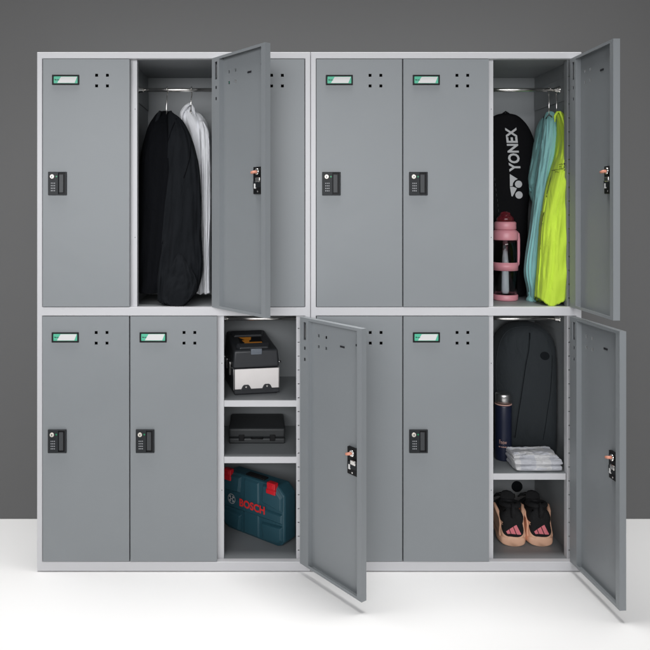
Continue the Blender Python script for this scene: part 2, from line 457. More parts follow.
# ------------------------------------------------------------------ garments
def lerp_rows(rows, n):
    rows = [list(map(float, r)) for r in rows]; out = []
    for k in range(n):
        t = k/(n-1)*(len(rows)-1); i = min(int(t), len(rows)-2); f = t-i
        p = [rows[max(i-1, 0)], rows[i], rows[i+1], rows[min(i+2, len(rows)-1)]]
        out.append([.5*((2*p[1][c])+(-p[0][c]+p[2][c])*f+(2*p[0][c]-5*p[1][c]+4*p[2][c]-p[3][c])*f*f+(-p[0][c]+3*p[1][c]-3*p[2][c]+p[3][c])*f**3) for c in range(len(rows[0]))])
    return out
def garment(mb, rows, m, seed=0, amp=1.6, n=90, seg=72, folds=5, expo=2.3, close=True, slump=0., hem=None):
    """rows: (seen y, seen left x, seen right x, middle depth, half depth) from top to hem"""
    rings = []
    rr = lerp_rows(rows, n)
    for k, (py, xl, xr, yc, b) in enumerate(rr):
        t = k/(n-1)
        X0, Z = real(xl, py, yc); X1, _ = real(xr, py, yc)
        a = max((X1-X0)/2, .4); cx = (X0+X1)/2-325; b = max(b, .4)
        ring = []
        for q in range(seg):
            th = 2*math.pi*q/seg; c, s_ = math.cos(th), math.sin(th)
            ux = math.copysign(abs(c)**(2/expo), c); uy = math.copysign(abs(s_)**(2/expo), s_)
            w = amp*min(1, .15+t*1.3)
            nz = noise.noise(Vector((math.cos(th)*folds*.45+seed*7, math.sin(th)*folds*.45, t*2.2+seed*3)))
            n2 = noise.noise(Vector((math.cos(th)*folds*.8+seed+t*1.6, math.sin(th)*folds*.8-t*.7, t*2.0+seed)))
            n3 = noise.noise(Vector((math.cos(th)*3+t*9, math.sin(th)*3-t*6, t*7+seed*2)))
            d = w*(1.2*nz+3.4*(.28-abs(n2))+1.0*n3)
            hz = slump*noise.noise(Vector((math.cos(th)*1.6+seed*5, math.sin(th)*1.6, 0)))*max(0, (t-.75)/.25)
            if hem and t > .72:
                ax_ = CX+(cx+325+ux*a-CX)*DD/(DD+yc); f_ = ((t-.72)/.28)**1.5
                for (h0, h1) in zip(hem, hem[1:]):
                    if h0[0] <= ax_ <= h1[0] or (h1 is hem[-1] and ax_ > h1[0]) or (h0 is hem[0] and ax_ < h0[0]):
                        g = min(1, max(0, (ax_-h0[0])/(h1[0]-h0[0]))); hz -= f_*(h0[1]*(1-g)+h1[1]*g-rows[-1][0]); break
            # sideways the fold shift is damped so that the outline stays as seen
            ring.append((cx+ux*(a-.25*abs(d))+.15*d, yc+uy*b+d*(1.1 if s_ < 0 else -.6), zz(Z)+hz))
        rings.append(ring)
    if close:
        for rg, dirn in ((rings[0], 1), (rings[-1], -1)):
            c = sum((Vector(p) for p in rg), Vector())/len(rg)
            inner = [tuple(c+(Vector(p)-c)*(.55 if dirn == 1 else .86)+Vector((0, 0, .5 if dirn == 1 else 2.5))) for p in rg]
            if dirn == 1: rings = [inner]+rings
            else: rings = rings+[inner]
    mb.loft(rings, m)
def hanger(name_label, x, yc, zr, zneck, lean=0, half=20, tilt=.3):
    """zr: rod centre height; hook over the rod, shoulders along the depth"""
    base = Vector((x, yc, zneck))
    r = empty('clothes_hanger', base, name_label, 'clothes hanger', 'hangers on the rods')
    pts = []
    for k in range(15):
        a = math.radians(-60+k*230/14)
        pts.append((lean*.4, math.cos(a)*-3.3, (zr-zneck)+.2+3.3*math.sin(a)))
    pts = pts[::-1] if pts[0][2] > pts[-1][2] else pts
    tail = [(0, 0, 0), (0, 0, (zr-zneck)*.35), (lean*.3, .3, (zr-zneck)-7.5), (lean*.4, 1.4, (zr-zneck)-4.6)]
    hook = tail+[(lean*.4, 3.3*math.cos(math.radians(-50+k*230/12)), (zr-zneck)+3.2*math.sin(math.radians(-50+k*230/12))) for k in range(13)]
    mb = MB(); mb.tube(hook, .55, M['chrome'], 8); h = mb.build('hook', r)
    mb = MB(); mb.tube([(-tilt*half, -half, -half*.42), (-tilt*half*.4, -half*.4, -half*.14), (0, 0, 0), (tilt*half*.4, half*.4, -half*.14), (tilt*half, half, -half*.42)], .8, M['chrome'], 8); mb.build('arm', r)
    return r
ROD_U = zz(83.6)
def hx(px, py, y=38): a, b = real(px, py, y); return a-325, zz(b)

# black jacket
mb = MB()
garment(mb, [(111.5, 161, 170, 50, 4), (113, 157.5, 173.5, 50, 8), (118, 154, 177, 50, 15), (127, 149, 182, 50, 24), (140, 145, 188, 50, 29), (160, 141, 193, 50, 31), (190, 138.5, 194, 50, 31),
             (225, 136.5, 194, 50, 31), (260, 135.5, 190, 50, 30), (280, 135.5, 188, 50, 30), (290, 135.5, 187, 50, 30)], M['wool'], 1, 1.8, slump=2)
ja = mb.build('jacket', origin=(165-325, 50, zz(300)))
tag(ja, 'long black wool jacket hanging in front of the white shirt', 'jacket')
mb = MB()
garment(mb, [(113.5, 169, 174, 34, 3), (117, 168, 179, 32, 6), (124, 168, 185, 30, 9), (136, 168, 191, 28, 12), (152, 167, 196, 26, 13.5), (172, 166, 200, 25, 14), (200, 164, 201.5, 24, 14), (228, 161, 201.5, 24, 14),
             (250, 158.5, 202.5, 24, 14), (268, 157.5, 203, 24, 14), (284, 157.5, 201.5, 24, 14), (300, 158, 198, 24, 13.5)], M['wool2'], 5, 2.4, folds=4, hem=[(158, 300), (166, 304), (178, 305.5), (188, 303), (199, 290)])
JS = mb.bvh(); mb.build('sleeve', ja, origin=(165-325, 50, zz(300)))
mb = MB()
garment(mb, [(252, 177, 181, 15, 2), (260, 173.5, 186, 13, 5), (270, 169.5, 192, 12, 7), (281, 166, 197, 12, 8), (292, 163.0, 196.5, 12, 8), (300, 162.5, 194, 12, 8)], M['wool2'], 14, 1.5, n=50, folds=3, hem=[(163, 301.5), (172, 305.8), (184, 304.8), (196, 293)])
mb.build('cuff', ja, origin=(165-325, 50, zz(300)))
mb = MB()   # upturned collar and lapel edge
for (sx, se) in ((-1, 2), (1, 3)):
    pts = []
    for k in range(8):
        t = k/7; x, z_ = hx(165+sx*(5+6*t), 111+t*20, 34); pts.append((x, 36-8*t, z_-.5*t))
    mb.tube(pts, [1.6, 2.0, 2.1, 2, 1.8, 1.5, 1.1, .6], M['wool2'], 8)
mb.build('collar', ja, origin=(165-325, 50, zz(300)))
for (pa, pb, dx_) in (((175.5, 117), (165.5, 165), -3), ((190.5, 140), (184, 178), 2)):
    mb = MB(); pts = []
    for k in range(12):
        t = k/11; x, z_ = hx(pa[0]*(1-t)+pb[0]*t+dx_*math.sin(math.pi*t), pa[1]*(1-t)+pb[1]*t, 14)
        h = JS.ray_cast(Vector((x, -300, z_)), Vector((0, 1, 0)))
        if h[0]: pts.append(h[0]-Vector((0, .15, 0)))
    if len(pts) > 3: mb.tube(pts, .5, M['wool'], 6)
    mb.build('seam', ja, origin=(165-325, 50, zz(300)))
x, z_ = hx(166.5, 111)
hanger('clothes hanger carrying the black jacket', x, 38, ROD_U, z_-7, lean=2, half=5, tilt=0)

# white shirt behind it
mb = MB()
garment(mb, [(103.5, 187.5, 190.5, 66, 3), (106, 184.5, 192.5, 66, 6), (111, 181, 196, 66, 11), (116, 180, 203, 68, 17), (124, 180.5, 208, 70, 22), (136, 183, 210.2, 72, 25), (160, 186, 211, 73, 25), (200, 188, 211, 73, 24),
             (240, 190, 210.5, 73, 22), (265, 191, 210, 72, 20), (283, 193, 210, 71, 19), (292, 195, 210, 71, 19)], M['shirt'], 9, 2.0, folds=7, slump=3)
sh = mb.build('shirt', origin=(190-325, 72, zz(300)))
mb = MB()
garment(mb, [(121, 199, 203, 50, 3), (124, 198.5, 206, 49, 6), (132, 199, 209, 48, 9), (148, 200.5, 210.5, 47, 10), (175, 201.5, 211, 47, 10), (210, 202, 211, 47, 10), (245, 202, 210.5, 47, 10), (270, 202.5, 210.5, 47, 9), (293, 203.5, 210.3, 47, 8)], M['shirt'], 21, 1.6, folds=4, slump=3)
mb.build('sleeve', sh, origin=(190-325, 72, zz(300)))
tag(sh, 'white cotton shirt hanging behind the black jacket', 'shirt')
mb = MB()
pts = [(hx(181.5, 121, 50)[0], 50, hx(181.5, 121, 50)[1]), (hx(182, 113, 50)[0], 51, hx(182, 113, 50)[1]), (hx(186, 107, 54)[0], 54, hx(186, 107, 54)[1]), (hx(190.5, 103.5, 58)[0], 58, hx(190.5, 103.5, 58)[1]), (hx(193.5, 109, 54)[0], 54, hx(193.5, 109, 54)[1]), (hx(195.5, 116, 51)[0], 51, hx(195.5, 116, 51)[1])]
mb.tube(pts, [.8, 1.7, 2.0, 1.8, 1.7, .7], M['shirt'], 10)
mb.build('collar', sh, origin=(190-325, 72, zz(300)))
x, z_ = hx(191, 104.5)
hanger('clothes hanger carrying the white shirt', x, 38, ROD_U, z_-6, lean=1.5, half=7, tilt=0)

# teal shirt
TO = (545-325, 45, zz(300))
mb = MB()
garment(mb, [(112, 547, 553, 50, 3), (114.5, 545.5, 555, 50, 6), (120, 544.5, 557, 50, 9), (130, 543.5, 558, 50, 11), (142, 542, 558.5, 50, 12), (156, 540, 558, 50, 13), (172, 537.5, 556.5, 50, 13), (190, 535.3, 554, 50, 13), (210, 533, 551, 50, 13),
             (235, 529.5, 549, 50, 13), (258, 526, 548, 50, 13), (274, 525, 548, 50, 13), (288, 527.5, 546, 50, 12), (297, 528.5, 543, 50, 10), (300.5, 530, 540, 50, 6)], M['teal'], 3, 1.9, folds=6, slump=3)
ts = mb.build('sports_shirt', origin=TO)
tag(ts, 'pale teal sports shirt hanging between the racket bag and the lime shirt', 'sports shirt', 'sports shirts on the rod')
mb = MB()   # far half of the shirt, set back behind the front edge
garment(mb, [(117, 546, 549, 78, 3), (119, 541.5, 551, 78, 7), (127, 538, 552, 78, 13), (142, 535.5, 552, 78, 16), (158, 532.5, 551, 78, 17), (174, 529.5, 549, 78, 17), (183, 528.5, 547, 78, 17), (190, 530, 545, 78, 16), (200, 533.5, 543, 64, 13), (205, 536, 541, 64, 8)], M['teal'], 31, 2.2, folds=6, slump=2)
mb.build('back_half', ts, origin=TO)
mb = MB()
pts = [(hx(*q)[0], q[2], hx(*q)[1]) for q in ((547.0, 113, 60), (545.6, 117, 61), (545.2, 123, 62), (545.0, 129, 62), (544.8, 133, 62))]
mb.tube(pts, [1.0, 2.3, 2.5, 2.0, .8], M['wool2'], 10)
mb.build('inner_collar', ts, origin=TO)
mb = MB()
garment(mb, [(296, 528.5, 534, 50, 4), (299.5, 526.5, 536, 50, 6), (302.2, 527.5, 537, 50, 5)], M['teal'], 8, .5, n=14, seg=30)
mb.build('cuff', ts, origin=TO)
x, z_ = hx(549, 113)
hanger('clothes hanger carrying the teal shirt', x, 38, ROD_U, z_-2, lean=1, half=7, tilt=0)

# lime shirt
mb = MB()
garment(mb, [(111.8, 557, 561, 30, 2), (114, 556.5, 563, 30, 4), (120, 558, 564.5, 30, 8), (130, 559, 566.5, 30, 12), (140, 558.5, 569, 30, 15), (152, 557, 570, 30, 17), (166, 553.5, 570, 29, 18), (185, 548, 570, 28, 18), (205, 543.8, 570, 28, 18), (225, 541, 570, 28, 18),
             (245, 539.5, 570, 27, 18), (265, 538.5, 570, 27, 18), (280, 537.3, 570, 27, 18), (299, 535.8, 569.5, 27, 17)], M['lime'], 12, 1.9, folds=5, hem=[(535.5, 297), (539, 300.5), (544.5, 306), (551, 303), (558, 298.5), (564, 291), (570, 283)])
bv = mb.bvh()
P = onto(bv, .35)
strokes = [[(0, 0), (2, .5), (1.2, -2), (2.6, -2.6)], [(0, -4), (1.8, -3.6), (.4, -6), (2.2, -6.6)], [(4.5, 0), (6.6, .8), (6.2, -1.5)], [(4.2, -2.6), (6.4, -2)], [(4, -4.5), (5.4, -4.2), (5.2, -7)], [(8, 1.4), (7.6, -1)], [(8.2, 1.2), (9.6, .6)], [(7.4, -3), (8.8, -4.2)], [(7.8, -6), (8.6, -6.6), (7.4, -8)], [(1.5, -8.6), (2.8, -9.4)], [(3, 2.6), (3.4, 4)]]
mi_ = []
for st in strokes:
    pp = []
    for i in range(len(st)-1):
        for k in range(5):
            f = k/5; pp.append((st[i][0]*(1-f)+st[i+1][0]*f, st[i][1]*(1-f)+st[i+1][1]*f))
    x0_, z0_ = hx(556.6, 164.5, 16)
    mi_.append([tuple(P(x0_+u*.78, z0_+v*.85)) for u, v in pp])
ls = mb.build('sports_shirt', origin=(556-325, 30, zz(300)))
tag(ls, 'bright lime yellow sports shirt hanging nearest the right door', 'sports shirt', 'sports shirts on the rod')
mb = MB()
for pp in mi_: mb.tube(pp, .22, M['ink'], 5)
mb.build('print', ls, origin=(556-325, 30, zz(300)))
mb = MB()
garment(mb, [(262, 553, 566, 48, 7), (280, 552, 566, 48, 7), (302, 551, 566, 48, 7)], M['lime'], 2, 1, n=20, seg=30)
mb.build('sleeve', ls, origin=(556-325, 30, zz(300)))
mb = MB()
pts = [(hx(*q)[0], q[2], hx(*q)[1]) for q in ((555, 122, 22), (554.8, 116, 21), (557, 112.2, 22), (560, 112, 24), (562.5, 118, 19), (565, 127, 15), (567, 136, 14))]
mb.tube(pts, [.5, 1.1, 1.3, 1.3, 1.2, 1.0, .5], M['lime'], 10)
mb.build('collar', ls, origin=(556-325, 30, zz(300)))
x, z_ = hx(556.5, 113)
hanger('clothes hanger carrying the lime shirt', x, 38, ROD_U, z_-3, lean=.5, half=6, tilt=0)

# ------------------------------------------------------------------ racket bag
YB = 90
def bag_half(py):
    """seen outline of the bag: left and right x"""
    tab = [(113.5, 502, 508), (115, 496, 515), (118, 491, 520), (123, 487.5, 525), (130, 485, 529.5), (140, 483, 533.3), (152, 482, 535), (166, 482, 534.5), (180, 483.5, 532.5), (196, 486, 529), (212, 489, 527.5), (235, 490, 527), (262, 490.5, 527), (286, 491, 527), (294, 493, 525), (296, 497, 521)]
    return tab
rings = []
for py, xl, xr in [tuple(r) for r in lerp_rows([(*r,) for r in bag_half(0)], 70)]:
    lean = YB-(py-113)/183*8
    X0, Z = real(xl, py, lean); X1, _ = real(xr, py, lean)
    X0 = max(X0, 493.2) if X0 < 493.2 else X0
    cx, a = (X0+X1)/2-325, (X1-X0)/2
    b = 6.5*min(1, .35+a/22)
    ring = []
    for q in range(56):
        th = 2*math.pi*q/56; c, s_ = math.cos(th), math.sin(th)
        ux = math.copysign(abs(c)**(2/3.2), c); uy = math.copysign(abs(s_)**(2/3.2), s_)
        nn = noise.noise(Vector((cx*.05+ux*1.2, uy*.5, Z*.02)))*.9
        ring.append((cx+ux*a, lean+uy*b+nn, zz(Z)))
    rings.append(ring)
mb = MB(); mb.loft(rings, M['bag']); bv = mb.bvh()
o0 = (510-325, YB, zz(300))
rb = mb.build('racket_bag', origin=o0)
tag(rb, 'black racket bag with silver lettering leaning at the back of the locker', 'racket bag')
# lettering reads upwards; local x of the text runs up, local y runs to the left
def bagmap(px0, py0, slant):
    x0_, z0_ = hx(px0, py0, 80); P = onto(bv, .35)
    def f(u, v): return P(x0_-v+slant*u*-1, z0_+u)
    return f
mb = MB()
k_ = (DD+80)/DD
stamp(mb, text_bm('YONEX', 11.6*k_, .03, 44.5*k_), M['silverprint'], bagmap(521.0, 171.8, .085), 1)
# emblem: two joined wedges, each with a ball (written as seen, then put on the bag)
PB = onto(bv, .35)
em = flat_poly([[(509.8, 174.0), (517.6, 179.0), (514.8, 180.4), (512.9, 183.0), (512.5, 186.1), (509.8, 186.3)],
                [(509.8, 186.9), (513.0, 186.8), (516.8, 188.4), (513.9, 191.0), (512.8, 193.6), (512.3, 196.6), (511.3, 196.2)],
                disc_poly(518.4, 184.2, 3.6), disc_poly(518.8, 195.0, 3.7)])
stamp(mb, em, M['silverprint'], lambda u, v: PB(*hx(u, v, 80)), 1)
mb.build('lettering', rb, origin=o0)
mb = MB(); x, z_ = hx(505, 115, 90)
mb.tube([(x-3, 88, z_-3), (x-3, 87, z_+1.5), (x-.5, 87, z_+3.2), (x+3, 87, z_+1), (x+5.5, 87, z_-2)], 1.1, M['bag'], 8); mb.build('carry_loop', rb, origin=o0)
mb = MB()
P = onto(bv, .3)
for k in range(9):
    x, z_ = hx(494.8+k*.55, 178+k*5.2, 80); x1, z1 = hx(494.8+k*.55+.3, 178+k*5.2+3, 80)
    mb.tube([P(x, z_), P(x1, z1)], .22, M['paddle'], 5)
mb.build('stitching', rb, origin=o0)

# ------------------------------------------------------------------ drinking bottle
yb_ = 58; kb = (DD+yb_)/DD
bx, bz = real(505.2, 300, yb_); bz = FZU
def hb(py): return zz(real(0, py, yb_)[1])-bz          # height above the floor of a seen level
r0 = empty('drinking_bottle', (bx-325, yb_, bz), 'clear drinking bottle with pink lid and base in front of the racket bag', 'drinking bottle')
R = 12.2*kb
def lat(name, prof, m, **k):
    mb = MB(); mb.lathe((0, 0, 0), prof, m, **k); return mb.build(name, r0)
H0 = hb(293.5)-hb(299.5)
lat('base', [(R-1.5, .02), (R-.2, .8), (R, 1.6), (R, H0-.6), (R-.6, H0)], M['pink'])
hC, hN, hL, hT = hb(240), hb(229.5), hb(221.5), hb(211.5)
mb = MB(); mb.lathe((0, 0, 0), [(.1, H0+.05), (R-.7, H0+.05), (R-.7, hC-.05), (R-1.4, hC-.05), (R-1.4, H0+.7), (.1, H0+.7)], M['clear'], 48, cap=False); mb.build('bottle_body', r0)
lat('band', [(R-.65, hb(270)), (R+.1, hb(270)), (R+.1, hb(262)), (R-.65, hb(262))], M['pink'], cap=False)
lat('collar', [(R-1.5, hC), (R-.2, hC+.3), (R+.1, hC+1.5), (R, hN-3), (R-1.5, hN-.8), (R-3, hN)], M['pink'])
lat('lid', [(R-2.5, hN+.05), (R-1.8, hN+.8), (R-1.9, hL-1.2), (R-3, hL)], M['pink'])
lat('cap', [(R-4.2, hL+.05), (R-4.4, hL+3.5), (R-5.6, hL+5.4), (R-7.6, hL+6.6), (R-8.2, hT-1.5), (2.2, hT)], M['redclear'])
mb = MB(); mb.tube([(-3.5, -3, hL+.6), (-4, -4, hL+5), (0, -5, hL+7.0), (4, -4, hL+4.5), (3.5, -3, hL+.6)], 1.1, M['redclear'], 8); mb.build('spout', r0)
mb = MB()
mb.tube([(R-1, 0, hb(232)), (R+.7, 0, hb(234)), (R+1.2, 0, hb(240)), (R+1.2, 0, hb(255)), (R+.8, 0, hb(264)), (R-.6, 0, hb(267))], [1.5, 1.7, 1.7, 1.6, 1.4, 1.2], M['pink'], 10); mb.build('handle', r0)
mb = MB(); mb.lathe((-1.2, -3.5, 0), [(3.2, H0+1), (4.0, H0+3), (3.8, hb(274)), (3.9, hb(272)), (3.9, hb(268)), (3.6, hb(266)), (3.6, hC-3), (3, hC-1)], M['infuser'], 24); mb.build('infuser', r0)
mb = MB(); mb.box(-6.4, -3.4, -R+1.1, -R+1.5, hb(248), hb(244.5), M['ink'], .1); mb.build('mark', r0)

# ------------------------------------------------------------------ tool box
S1 = zz(402.6)
yf = 30; kf = (DD+yf)/DD
tx, _ = real(256.2, 394, yf)
tb = empty('tool_box', (tx-325, yf, S1), 'charcoal tool box with cream front panel on the top shelf', 'tool box', rz=math.radians(11))
def hT_(py): return zz(real(0, py, yf)[1])-S1
w = 23.6*kf; LB_ = 66
zt, zl, zc0, zc1 = hT_(349.8), hT_(367.6), hT_(388.4), hT_(368.4)
BP = M['boxplastic']
mb = MB(); mb.box(-w, w, 0, LB_, .05, zl-.3, BP, 2.0, 3, fn=lambda v: Vector((v.x*(.94 if v.z < 1 else 1), v.y, v.z))); mb.build('body', tb)
mb = MB()
mb.box(-w+2, w-.8, -1.0, .4, zc0, zc1, M['cream'], .5); mb.build('front_panel', tb)
mb = MB()
for cx in (-w*.44, w*.46):
    mb.prism([(cx-5.8, zc0-1.2), (cx+5.8, zc0-1.2), (cx+3.6, zc0+3.4), (cx+2.2, zc0+4.6), (cx-2.2, zc0+4.6), (cx-3.6, zc0+3.4)], -1.9, .2, BP)
mb.box(-w+1.4, w-.4, -1.7, .2, zc0-4.6, zc0+.1, BP, .5)
mb.build('foot_bracket', tb, bevel=.4)
for cx in (-w*.44, w*.46):
    mb = MB(); mb.lathe((cx, -1.9, zc0+2.2), [(1.3, 0), (1.2, -.6), (.6, -1)], M['chrome'], 14, 'y'); mb.build('screw', tb)
for cx in (-w+1.0, w-.2):
    mb = MB(); mb.box(cx-.55, cx+.25, -1.2, .2, zc0-.5, zc1+.3, M['steel'], .2); mb.build('panel_trim', tb)
# lid rises to the back
rise = 9
def lidfn(v):
    t = v.y/LB_
    if v.z > zl+3:
        v.z += rise*min(1, max(0, t*1.3)); v.x *= (.94-.06*t)
    return v
mb = MB(); mb.box(-w-.2, w+.2, -.9, LB_+.3, zl, zt, BP, 2.4, 3, fn=lidfn); mb.build('lid', tb)
def top(x, t, off=.3):
    return (x, t*LB_, zt+rise*min(1, max(0, t*1.3))+off-.3)
for (t0, t1, hh) in ((.06, .17, 3.4), (.62, .78, 2.6)):   # raised rims round the handle well
    mb = MB()
    pa = [(-w*.70, t0*LB_), (w*.58, t0*LB_), (w*.70, t1*LB_), (-w*.82, t1*LB_)]
    za = top(0, t0)[2]-1; zb = top(0, t1)[2]+hh
    a = [mb.bm.verts.new((x, y, top(0, y/LB_)[2]-1.0)) for x, y in pa]; b = [mb.bm.verts.new((x*.93, y, top(0, y/LB_)[2]+hh*(.4 if y < (t0+t1)/2*LB_ else 1))) for x, y in pa]
    i = mb.mi(M['slate' if False else 'boxplastic'])
    for q in range(4): mb.bm.faces.new([a[q], a[(q+1) % 4], b[(q+1) % 4], b[q]]).material_index = i
    mb.bm.faces.new(b).material_index = i
    mb.build('lid_rim', tb, bevel=.8)
mb = MB()
mb.face([top(-w*.55, .26), top(w*.45, .26), top(w*.45, .56), top(-w*.55, .56)], M['black']); mb.build('handle_well', tb)
mb = MB()
zA = .35
def tp(x, t): return (x, t*LB_, top(0, t)[2]+.25)
mb.face([tp(-w*.52, .55), tp(w*.04, .55), tp(-w*.04, .42), tp(-w*.30, .42)], M['orange'])
mb.face([tp(-w*.38, .27), tp(w*.42, .27), tp(w*.40, .33), tp(-w*.36, .33)], M['orange'])
mb.face([tp(-w*.38, .34), tp(-w*.14, .34), tp(-w*.10, .41), tp(-w*.44, .41)], M['orange'])
mb.build('orange_emblem', tb)
mb = MB(); mb.box(-5.9, 5.9, -2.6, 3, zt-4.6, zt+1.6, M['slate'], .9, 2); mb.box(-4.6, 4.6, -2.9, -2.5, zt-3.9, zt-2.5, M['slate'], .2); mb.build('latch', tb)
for k, (yy_, hh) in enumerate(((12, 13), (34, 10), (52, 8))):
    mb = MB(); mb.box(-w-2.0, -w+.1, yy_, yy_+6, zl-hh*.75, zl+hh*.35, M['chrome'], .8); mb.build('side_latch', tb)
mb = MB(); mb.tube([(w-.5, 6, zl+4), (w+3.2, 6, zl+4)], 1.3, M['steel'], 12); mb.build('side_knob', tb)

# ------------------------------------------------------------------ flat black case on the second shelf
S2 = zz(459.6)
yc_ = 46; kc = (DD+yc_)/DD
x0_, _ = real(228.8, 440, yc_); x1_, _ = real(285.2, 440, yc_)
cs = empty('storage_case', ((x0_+x1_)/2-325, yc_, S2), 'flat matt black storage case lying on the middle shelf', 'storage case')
hw = (x1_-x0_)/2
mb = MB(); mb.box(-hw, hw, 0, 55, .05, 6.2, M['blackcase'], 1.8, 3); mb.build('bottom_shell', cs)
mb = MB(); mb.box(-hw, hw, .3, 55, 6.4, 16.5, M['blackcase'], 2.2, 3); mb.build('lid', cs)
for cx in (-hw*.55, hw*.55):
    mb = MB(); mb.box(cx-3, cx+3, -.9, .5, 3.4, 10, M['black'], .5); mb.build('latch', cs)
mb = MB(); mb.tube([(-6, .3, 6.3), (-6, -1.6, 6.3), (6, -1.6, 6.3), (6, .3, 6.3)], .8, M['black'], 8); mb.build('handle', cs)

# ------------------------------------------------------------------ blue power tool case
A = Vector((284.2-325, 25, 0)); ang = math.atan2(54.5, -66.8)
L_, T_, H_ = 86, 22, 63
bc = empty('power_tool_case', (A.x, A.y, FZL), 'dark petrol blue power tool case with red latches standing on the locker floor', 'power tool case', rz=ang-math.pi)
# local frame: x from the near corner (0) to the hidden far end (-L), y into the case, z up
CM = M['case']
mb = MB()
prof = [(0, 7), (-4, 2.2), (-9, 0), (-L_+9, 0), (-L_+4, 2.2), (-L_, 7), (-L_, H_-9), (-L_+7, H_), (-9, H_), (0, H_-8)]
mb.prism(prof, 1.5, T_, CM); mb.build('shell', bc, bevel=2.2)
def slab(pts, y0, name='raised_panel', bev=1.4, y1=1.6, m=CM):
    """bevelled pad with sloping edges standing off the shell's face"""
    mb = MB(); c = (sum(p[0] for p in pts)/len(pts), sum(p[1] for p in pts)/len(pts))
    back = [(p[0], y1, p[1]) for p in pts]
    front = [(p[0]+(1.9 if p[0] < c[0] else -1.9), y0, p[1]+(1.9 if p[1] < c[1] else -1.9)) for p in pts]
    i = mb.mi(m); a = [mb.bm.verts.new(p) for p in back]; b = [mb.bm.verts.new(p) for p in front]; n = len(pts)
    mb.bm.faces.new(b).material_index = i; mb.bm.faces.new(a[::-1]).material_index = i
    for q in range(n): mb.bm.faces.new([a[q], a[(q+1) % n], b[(q+1) % n], b[q]]).material_index = i
    return mb.build(name, bc, bevel=bev*.4)
slab([(-1.5, H_-9.5), (-9.5, H_-1.5), (-28, H_-1.5), (-29.5, H_-22), (-1.5, H_-25.5)], -1.6)
slab([(-1.5, 7.5), (-5, 3.5), (-27, 2), (-30, 21), (-1.5, 23)], -1.6)
slab([(-L_+1.5, H_-9.5), (-L_+9.5, H_-1.5), (-58, H_-1.5), (-60, H_-20), (-L_+1.5, H_-22)], -1.6)
slab([(-L_+1.5, 7.5), (-L_+5, 3.5), (-60, 2), (-58, 20), (-L_+1.5, 22)], -1.6)
slab([(-33, 1.5), (-33.5, H_-2), (-55, H_-2), (-55.5, 1.5)], .1)
slab([(-1.5, 24.5), (-1.5, H_-27.5), (-L_+2, H_-27), (-L_+2, 24)], -.6)
for lx in (-15, -L_+9):
    mb = MB()
    mb.box(lx-6.0, lx+6.0, -3.3, 1, H_-8.6, H_-3.6, M['red'], .8); mb.box(lx-5.4, lx+5.4, -2.6, 3.8, H_-4.4, H_+3.2, M['red'], .8)
    mb.box(lx-3, lx+3, -2.9, 3, H_-2.2, H_+1.2, M['red'], .6)
    mb.build('latch', bc)
mb = MB(); mb.box(-L_+30, -30, 5, 13, H_-1, H_+1.6, M['black'], .7); mb.build('handle', bc)
mb = MB()
stamp(mb, text_bm('BOSCH', 8.6, .035, 35.5), M['redprint'], lambda u, v: Vector((-59.8+u, -.72, 29.6+v)))
mb.build('lettering', bc)
mb = MB(); cxl, czl = -71.2, 34.6
n = 40
def ring2(r0_, r1_):
    for k in range(n):
        a, b = 2*math.pi*k/n, 2*math.pi*(k+1)/n
        mb.face([(cxl+r0_*math.cos(a), -.72, czl+r0_*math.sin(a)), (cxl+r0_*math.cos(b), -.72, czl+r0_*math.sin(b)), (cxl+r1_*math.cos(b), -.72, czl+r1_*math.sin(b)), (cxl+r1_*math.cos(a), -.72, czl+r1_*math.sin(a))], M['silverprint'])
ring2(4.7, 5.4)
for sx in (-1, 1):
    mb.face([(cxl+sx*p, -.74, czl+q) for p, q in ((1.2, -3.4), (1.9, -3.4), (1.9, 3.4), (1.2, 3.4))], M['silverprint'])
    mb.face([(cxl+sx*p, -.74, czl+q) for p, q in ((1.9, -3.4), (4.0, -2.2), (3.0, -1.2), (1.9, -1.2))], M['silverprint'])
    mb.face([(cxl+sx*p, -.74, czl+q) for p, q in ((1.9, 3.4), (4.0, 2.2), (3.0, 1.2), (1.9, 1.2))], M['silverprint'])
mb.face([(cxl+p, -.75, czl+q) for p, q in ((-1.9, -.5), (1.9, -.5), (1.9, .5), (-1.9, .5))], M['silverprint'])
mb.build('emblem', bc)

# ------------------------------------------------------------------ backpack
S3 = zz(476.6)
yk = 0
bpo = (530-325, 65, S3)
def turn(x): return 67-(x-182)*.42          # the pack stands turned, its right side nearer
def pk(px, py):
    y = 60
    for _ in range(8): x, z_ = real(px, py, y); y = turn(x-325)
    return (x-325, zz(z_))
out = [(497, 448), (494.8, 430), (494.0, 400), (494.2, 372), (496.0, 356), (500, 343), (506.5, 333), (515, 326.5), (526, 323.8), (538, 324.5), (548.5, 329), (556.5, 337.5), (561.8, 349), (564.6, 364), (565.6, 390), (565.6, 420), (564, 448)]
o2 = [pk(*p) for p in out]
zb0 = S3+.4
o2[0] = (o2[0][0]+1, zb0+1); o2[-1] = (o2[-1][0]-1, zb0+1)
def resample(pts, n):
    d = [0]
    for a, b in zip(pts, pts[1:]): d.append(d[-1]+math.dist(a, b))
    res = []
    for k in range(n):
        t = d[-1]*k/(n-1); i = max(j for j in range(len(d)) if d[j] <= t+1e-9); i = min(i, len(pts)-2)
        f = (t-d[i])/(d[i+1]-d[i]); res.append((pts[i][0]*(1-f)+pts[i+1][0]*f, pts[i][1]*(1-f)+pts[i+1][1]*f))
    return res
sm = [(r[0], r[1]) for r in lerp_rows(o2, 90)]
bottom = resample([sm[-1], sm[0]], 26)[1:-1]
loop = sm+bottom
cxp = sum(p[0] for p in loop)/len(loop); czp = (max(p[1] for p in loop)+min(p[1] for p in loop))/2
rings = []
